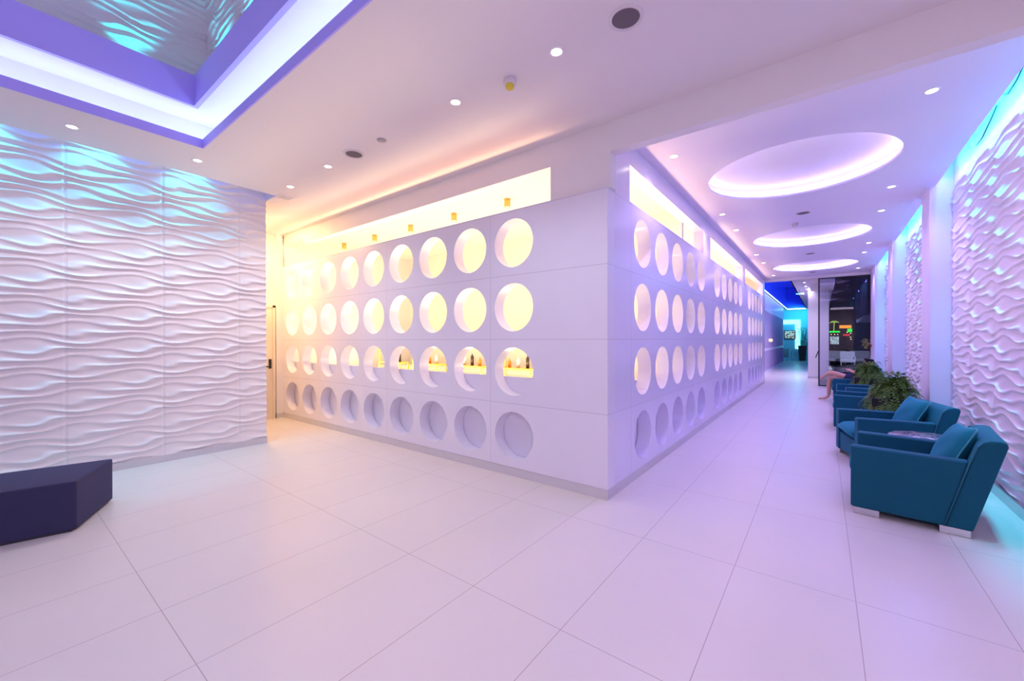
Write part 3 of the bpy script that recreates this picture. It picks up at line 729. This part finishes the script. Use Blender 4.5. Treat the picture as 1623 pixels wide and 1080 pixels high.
e = cr.color_ramp.elements.new(.48); e.color = (.65, .38, .12, 1); L.new(nz.outputs['Fac'], cr.inputs[0]); L.new(cr.outputs[0], b.inputs['Base Color']); L.new(cr.outputs[0], b.inputs['Emission Color']); b.inputs['Emission Strength'].default_value = .35
mb = MB(); mb.box(-.29, .29, -.018, -.011, -.26, .26); mb.build('print', pm, t)
t = empty('potted_bamboo', (-1.12, 34.0, 0)); tag(t, 'tall bamboo plant in black tapered pot at the far end', 'potted plant')
square_pot(t, .34, .48, 1.05)
m = MB(); rd = random.Random(5)
for i in range(9):
    a = rd.uniform(0, 6.28); m.tube([(.06 * math.cos(a), .06 * math.sin(a), .98), (.16 * math.cos(a), .16 * math.sin(a), 1.6), (.26 * math.cos(a), .26 * math.sin(a), 2.2)], .009, 5)
m.build('stems', mat('bamboo_stem', (.05, .16, .06), .5), t)
m = MB()
for i in range(420):
    a = rd.uniform(0, 6.28); r = rd.uniform(.05, .42) ; z = rd.uniform(1.15, 2.3); c = Vector((r * math.cos(a), r * math.sin(a), z)); d = Vector((rd.uniform(-1, 1), rd.uniform(-1, 1), rd.uniform(-.8, .4))).normalized() * .12; w_ = d.cross(Vector((0, 0, 1))).normalized() * .018
    m.add([c, c + d * .5 + w_, c + d, c + d * .5 - w_], [(0, 1, 2, 3)])
m.build('foliage', mat('bamboo_leaf', (.03, .14, .05), .5, noise=.4, nscale=6), t)
grey = mat('grey_fabric', (.30, .32, .38), .8)
def lounge_chair(x, y, rz, label, w=.7, group=None, name='lounge_chair', c=grey):
    t = empty(name, (x, y, 0), rz); tag(t, label, 'chair' if w < 1 else 'sofa', group)
    m = MB(); m.box(-.35, .30, -w / 2, w / 2, .27, .43); m.build('seat', c, t, bevel=.03)
    m = MB(); m.prism([(.25, .38), (.33, .38), (.45, .82), (.36, .84)], -w / 2, w / 2, lambda a_, b2, z: (a_, z, b2)); m.build('backrest', c, t, bevel=.02)
    for sx_ in (-.30, .25):
        for sy_ in (-w / 2 + .05, w / 2 - .05):
            m = MB(); m.tube([(sx_, sy_, 0), (sx_, sy_, .29)], .015, 8); m.build('leg', steel, t)
    for sy_ in (-w / 2, w / 2 - .06):
        m = MB(); m.box(-.33, .32, sy_, sy_ + .06, .40, .58); m.build('armrest', c, t, bevel=.015)
    return t
lounge_chair(-2.22, 33.2, PI / 2, 'small grey lounge chair beneath the picture in the far lobby')
t = empty('console_table', (-1.58, 33.6, 0)); tag(t, 'small open metal console beside the bamboo pot', 'table')
m = MB(); m.box(-.16, .16, -.15, .15, .83, .86); m.build('top', steel, t)
m = MB(); m.box(-.15, .15, -.14, .14, .25, .27); m.build('shelf', steel, t)
for a_ in (-.15, .15):
    for b2 in (-.14, .14):
        m = MB(); m.tube([(a_, b2, 0), (a_, b2, .83)], .014, 6); m.build('leg', steel, t)
t = empty('wall_lamp', (-1.955, 21.9, 1.44)); tag(t, 'small gold wall lamp on the lilac slotted wall', 'lamp')
m = MB(); m.lathe((.05, 0, 0), [(.05, -.07), (.09, 0), (.05, .07)], 16); m.build('lamp_shade', emis('gold_glow', (1.0, .72, .35), .9), t)
m = MB(); m.box(0, .03, -.04, .04, -.05, .05); m.build('bracket', brass, t)
for i, (x, y) in enumerate(((-.53, 17.72), (-.525, 19.03), (-.52, 20.13), (-.512, 21.8))):
    downlight(x, y, ('nearest', 'second', 'third', 'farthest')[i] + ' of the four downlights in a row by the far column', 'downlights of the far lobby', 150, (.8, .66, 1), 3.5)
t = empty('hanging_sign', (-.72, 20.2, 3.34)); tag(t, 'small teal-lit sign hanging from the far lobby ceiling', 'sign')
m = MB(); m.box(-.16, .10, -.01, .01, -.03, .03); m.build('panel', emis('teal_glow', (.25, .75, .65), .8), t)
m = MB(); m.tube([(-.03, 0, .03), (-.03, 0, .16)], .006, 6); m.build('rod', steel, t)

dark_f = mat('terrace_paving', (.10, .10, .12), .35, noise=.3, nscale=2)
mb = MB(); mb.box(.35, 40, 16.3, 90, -.12, -.02); mb.box(-.1, .35, 16.3, 19.0, -.05, 0.001); struct(mb.build('floor_terrace', dark_f))
mb = MB(); mb.box(.17, 40, 60, 60.3, 0, 9); struct(mb.build('wall_far_building', mat('night_building', (.03, .02, .07), .8)))
lounge_chair(1.02, 27.6, PI / 2, 'pale outdoor sofa seen through the window, left one', 1.05 * .6, 'outdoor sofas on the dark terrace', 'outdoor_sofa')
lounge_chair(1.62, 29.4, PI / 2, 'pale outdoor sofa seen through the window, right one', 1.05 * .8, 'outdoor sofas on the dark terrace', 'outdoor_sofa')
lounge_chair(.60, 28.9, PI / 2, 'pale outdoor sofa below the outdoor screen', .8, 'outdoor sofas on the dark terrace', 'outdoor_sofa')
t = empty('outdoor_daybed', (.90, 21.2, 0), math.radians(-12)); tag(t, 'long pale daybed lying in the middle of the dark terrace', 'daybed')
m = MB(); m.box(-.28, .30, -1.5, 1.5, .22, .40); m.build('mattress', mat('pale_canvas', (.50, .50, .48), .8), t, bevel=.03)
for a_ in (-.22, .24):
    for b2 in (-1.35, 1.35):
        m = MB(); m.tube([(a_, b2, -.02), (a_, b2, .23)], .02, 8); m.build('leg', steel, t)
t = empty('parasol', (3.35, 23, -.02)); tag(t, 'large square navy parasol opened over the terrace', 'parasol')
cv = mat('navy_canvas', (.16, .19, .32), .8)
m = MB(); s4 = [(-2.1, -2.1), (2.1, -2.1), (2.1, 2.1), (-2.1, 2.1)]
m.add([(x, y, 2.42) for x, y in s4] + [(x, y, 2.28) for x, y in s4] + [(0, 0, 3.15)], [(0, 1, 8), (1, 2, 8), (2, 3, 8), (3, 0, 8), (0, 4, 5, 1), (1, 5, 6, 2), (2, 6, 7, 3), (3, 7, 4, 0)]); m.build('canopy', cv, t)
m = MB(); m.tube([(0, 0, 0), (0, 0, 3.1)], .04, 12); m.build('pole', steel, t)
for x, y in s4:
    m = MB(); m.tube([(0, 0, 3.08), (x, y, 2.40)], .015, 6); m.build('rib', steel, t)
# lit kiosk far across the terrace
t = empty('kiosk', (.80, 30.4, -.02)); tag(t, 'distant kiosk glowing green, yellow and red across the night terrace', 'kiosk')
gg = emis('green_neon', (.02, .9, .05), 1.3); yy = emis('amber_neon', (1.0, .55, .05), 1.5); rr = emis('red_neon', (.9, .03, .05), .8); ww = emis('warm_bulb', (1, .8, .45), 1.6)
dk = mat('kiosk_dark', (.03, .025, .03), .6)
m = MB(); m.box(-.45, .55, .05, .55, 0, 1.0); m.box(-.45, -.40, .05, .1, 1, 2.1); m.box(.50, .55, .05, .1, 1, 2.1); m.build('counter', dk, t)
m = MB(); m.box(-.50, -.02, -.05, .6, 1.90, 1.98); m.box(.32, .52, 0, .1, 1.92, 2.10); m.build('green_canopy', gg, t)
m = MB(); m.box(-.05, .50, -.02, .03, 2.13, 2.32); bd2 = m.build('sign_board', emis('orange_board', (.8, .22, .03), .7), t)
m = MB()
for i in range(8):
    x = -.03 + i * .064; m.box(x, x + .012, -.03, -.02, 2.16, 2.29)
    if i % 3 != 1: m.box(x + .012, x + .042, -.03, -.02, 2.275, 2.29)
    if i % 2: m.box(x + .012, x + .042, -.03, -.02, 2.215, 2.23)
    m.box(x + .036, x + .046, -.03, -.02, 2.16, 2.285)
m.build('sign_marks', yy, bd2)
m = MB(); m.box(.12, .42, 0, .05, 1.70, 1.80); m.build('red_light', rr, t)
m = MB(); m.tube([(-.30, .1, 1.98), (-.28, .1, 2.5)], .02, 6)
for i in range(7):
    a_ = PI * i / 6; m.tube([(-.28, .1, 2.5), (-.28 + .14 * math.cos(a_), .1, 2.5 + .1 * math.sin(a_)), (-.28 + .22 * math.cos(a_), .1, 2.48)], .016, 5)
m.build('palm_lamp', emis('palm_glow', (.45, .6, .08), .9), t)
m = MB()
for x, z in ((-.42, 1.78), (-.26, 1.78), (-.12, 1.78), (.45, 1.62), (.47, 1.5), (.46, 1.85), (.30, 1.9)): m.lathe((x, 0, z), [(.001, -.035), (.035, 0), (.001, .035)], 8)
m.build('bulbs', ww, t)
t = empty('outdoor_screen', (.52, 30.0, -.02)); tag(t, 'pale outdoor television screen glowing under the green canopy', 'screen')
m = MB(); m.box(-.22, .22, 0, .04, 1.19, 1.68); m.build('panel', black, t)
sm_, N, L, b = nt('screen_picture'); tc = N.new('ShaderNodeTexCoord'); nz = N.new('ShaderNodeTexNoise'); nz.inputs['Scale'].default_value = 8; L.new(tc.outputs['Object'], nz.inputs[0])
cr = N.new('ShaderNodeValToRGB'); cr.color_ramp.elements[0].position = .45; cr.color_ramp.elements[0].color = (.20, .14, .12, 1); cr.color_ramp.elements[1].position = .53; cr.color_ramp.elements[1].color = (.45, .75, .78, 1)
L.new(nz.outputs['Fac'], cr.inputs[0]); L.new(cr.outputs[0], b.inputs['Emission Color']); b.inputs['Emission Strength'].default_value = .8
m = MB(); m.box(-.20, .20, -.006, -.001, 1.21, 1.66); m.build('picture', sm_, t)
m = MB(); m.tube([(0, .02, 0), (0, .02, 1.2)], .03, 8); m.build('stand', black, t)
t = empty('lit_shrub', (1.93, 30.5, -.02)); tag(t, 'warmly lit pale shrub at the right of the night view', 'shrub')
m = MB()
for i in range(160):
    a_ = rd.uniform(0, 6.28); r = rd.uniform(0, .22); z = rd.uniform(.95, 1.5); c = Vector((r * math.cos(a_), r * math.sin(a_), z)); d = Vector((rd.uniform(-1, 1), rd.uniform(-1, 1), rd.uniform(-.5, 1))).normalized() * .09; w_ = d.cross(Vector((0, 0, 1))).normalized() * .03
    m.add([c, c + d * .5 + w_, c + d, c + d * .5 - w_], [(0, 1, 2, 3)])
m.build('foliage', mat('pale_leaf', (.6, .5, .25), .6), t); m = MB(); m.tube([(0, 0, 0), (0, 0, 1.1)], .03, 6); m.build('stem', soil_m, t)
spot('shrub_spot', (1.9, 30.0, .6), (0, .4, 1), 18, (1, .8, .45), 80)
spot('terrace_spot', (1.6, 25, 3.2), (-.1, .1, -1), 800, (.75, .72, 1), 140)

# black cables drooping in the ceiling slot on the right
for pts_, lab in (([(1.335, 5.98, 3.76), (1.33, 6.10, 3.70), (1.33, 6.40, 3.62), (1.33, 6.62, 3.615)], 'thin black cable on the cyan-lit plain band, the farther of the two'),
                  ([(1.335, 5.30, 3.80), (1.33, 5.45, 3.74), (1.33, 5.66, 3.72), (1.335, 5.80, 3.78)], 'thin black cable on the cyan-lit plain band, nearest the picture edge')):
    m = MB(); m.tube(pts_, .006, 6); tag(m.build('cable', black), lab, 'cable')
# gold racks with bottles inside the wash room
gold = mat('gold_frame', (.80, .55, .08), .4, .2)
bot = [mat('orange_bottle', (.8, .25, .02), .3), mat('white_bottle', (.85, .8, .7), .3), mat('dark_bottle', (.05, .03, .02), .3)]
for i, (x, lab) in enumerate(((-3.85, 'gold metal rack seen through the third-row hole nearest the corner'), (-4.85, 'gold metal rack seen through the second third-row hole from the corner'),
                              (-5.95, 'gold metal rack seen through the middle third-row holes'), (-7.05, 'gold metal rack seen through the left third-row holes'))):
    t = empty('towel_rack', (x, 5.15, 0)); tag(t, lab, 'rack', 'gold racks behind the screen')
    m = MB(); m.box(-.34, .34, -.12, .12, 1.02, 1.05); m.build('shelf', gold, t)
    for sx_ in (-.33, .33):
        for sy_ in (-.11, .11):
            m = MB(); m.box(sx_ - .012, sx_ + .012, sy_ - .012, sy_ + .012, 0, 1.42 if sx_ < 0 else 1.04); m.build('leg', gold, t)
    m = MB(); m.box(-.33, .10, -.105, -.09, 1.39, 1.42); m.build('rail', gold, t)
    for j, dx in enumerate((-.16, .02, .2)):
        m = MB(); h_ = .10 + .03 * ((i + j) % 3); m.lathe((0, 0, 0), [(.0005, 0), (.028, 0), (.028, h_), (.010, h_ + .02), (.010, h_ + .045), (.0005, h_ + .045)], 16)
        o = m.build('bottle', bot[(i + j) % 3]); o.location = (x + dx, 5.15, 1.0501)
        tag(o, ('orange', 'cream', 'dark')[(i + j) % 3] + ' bottle on the ' + ('gold rack nearest the corner', 'second gold rack from the corner', 'third gold rack from the corner', 'leftmost gold rack')[i], 'bottle', 'bottles on the gold racks')
mb = MB(); mb.box(XE + .3, -2.4, 5.45, 6.0, 0, .93); tag(mb.build('washbasin_counter', warm_w, bevel=.01), 'long cream counter behind the perforated screen, seen through third-row holes', 'counter')
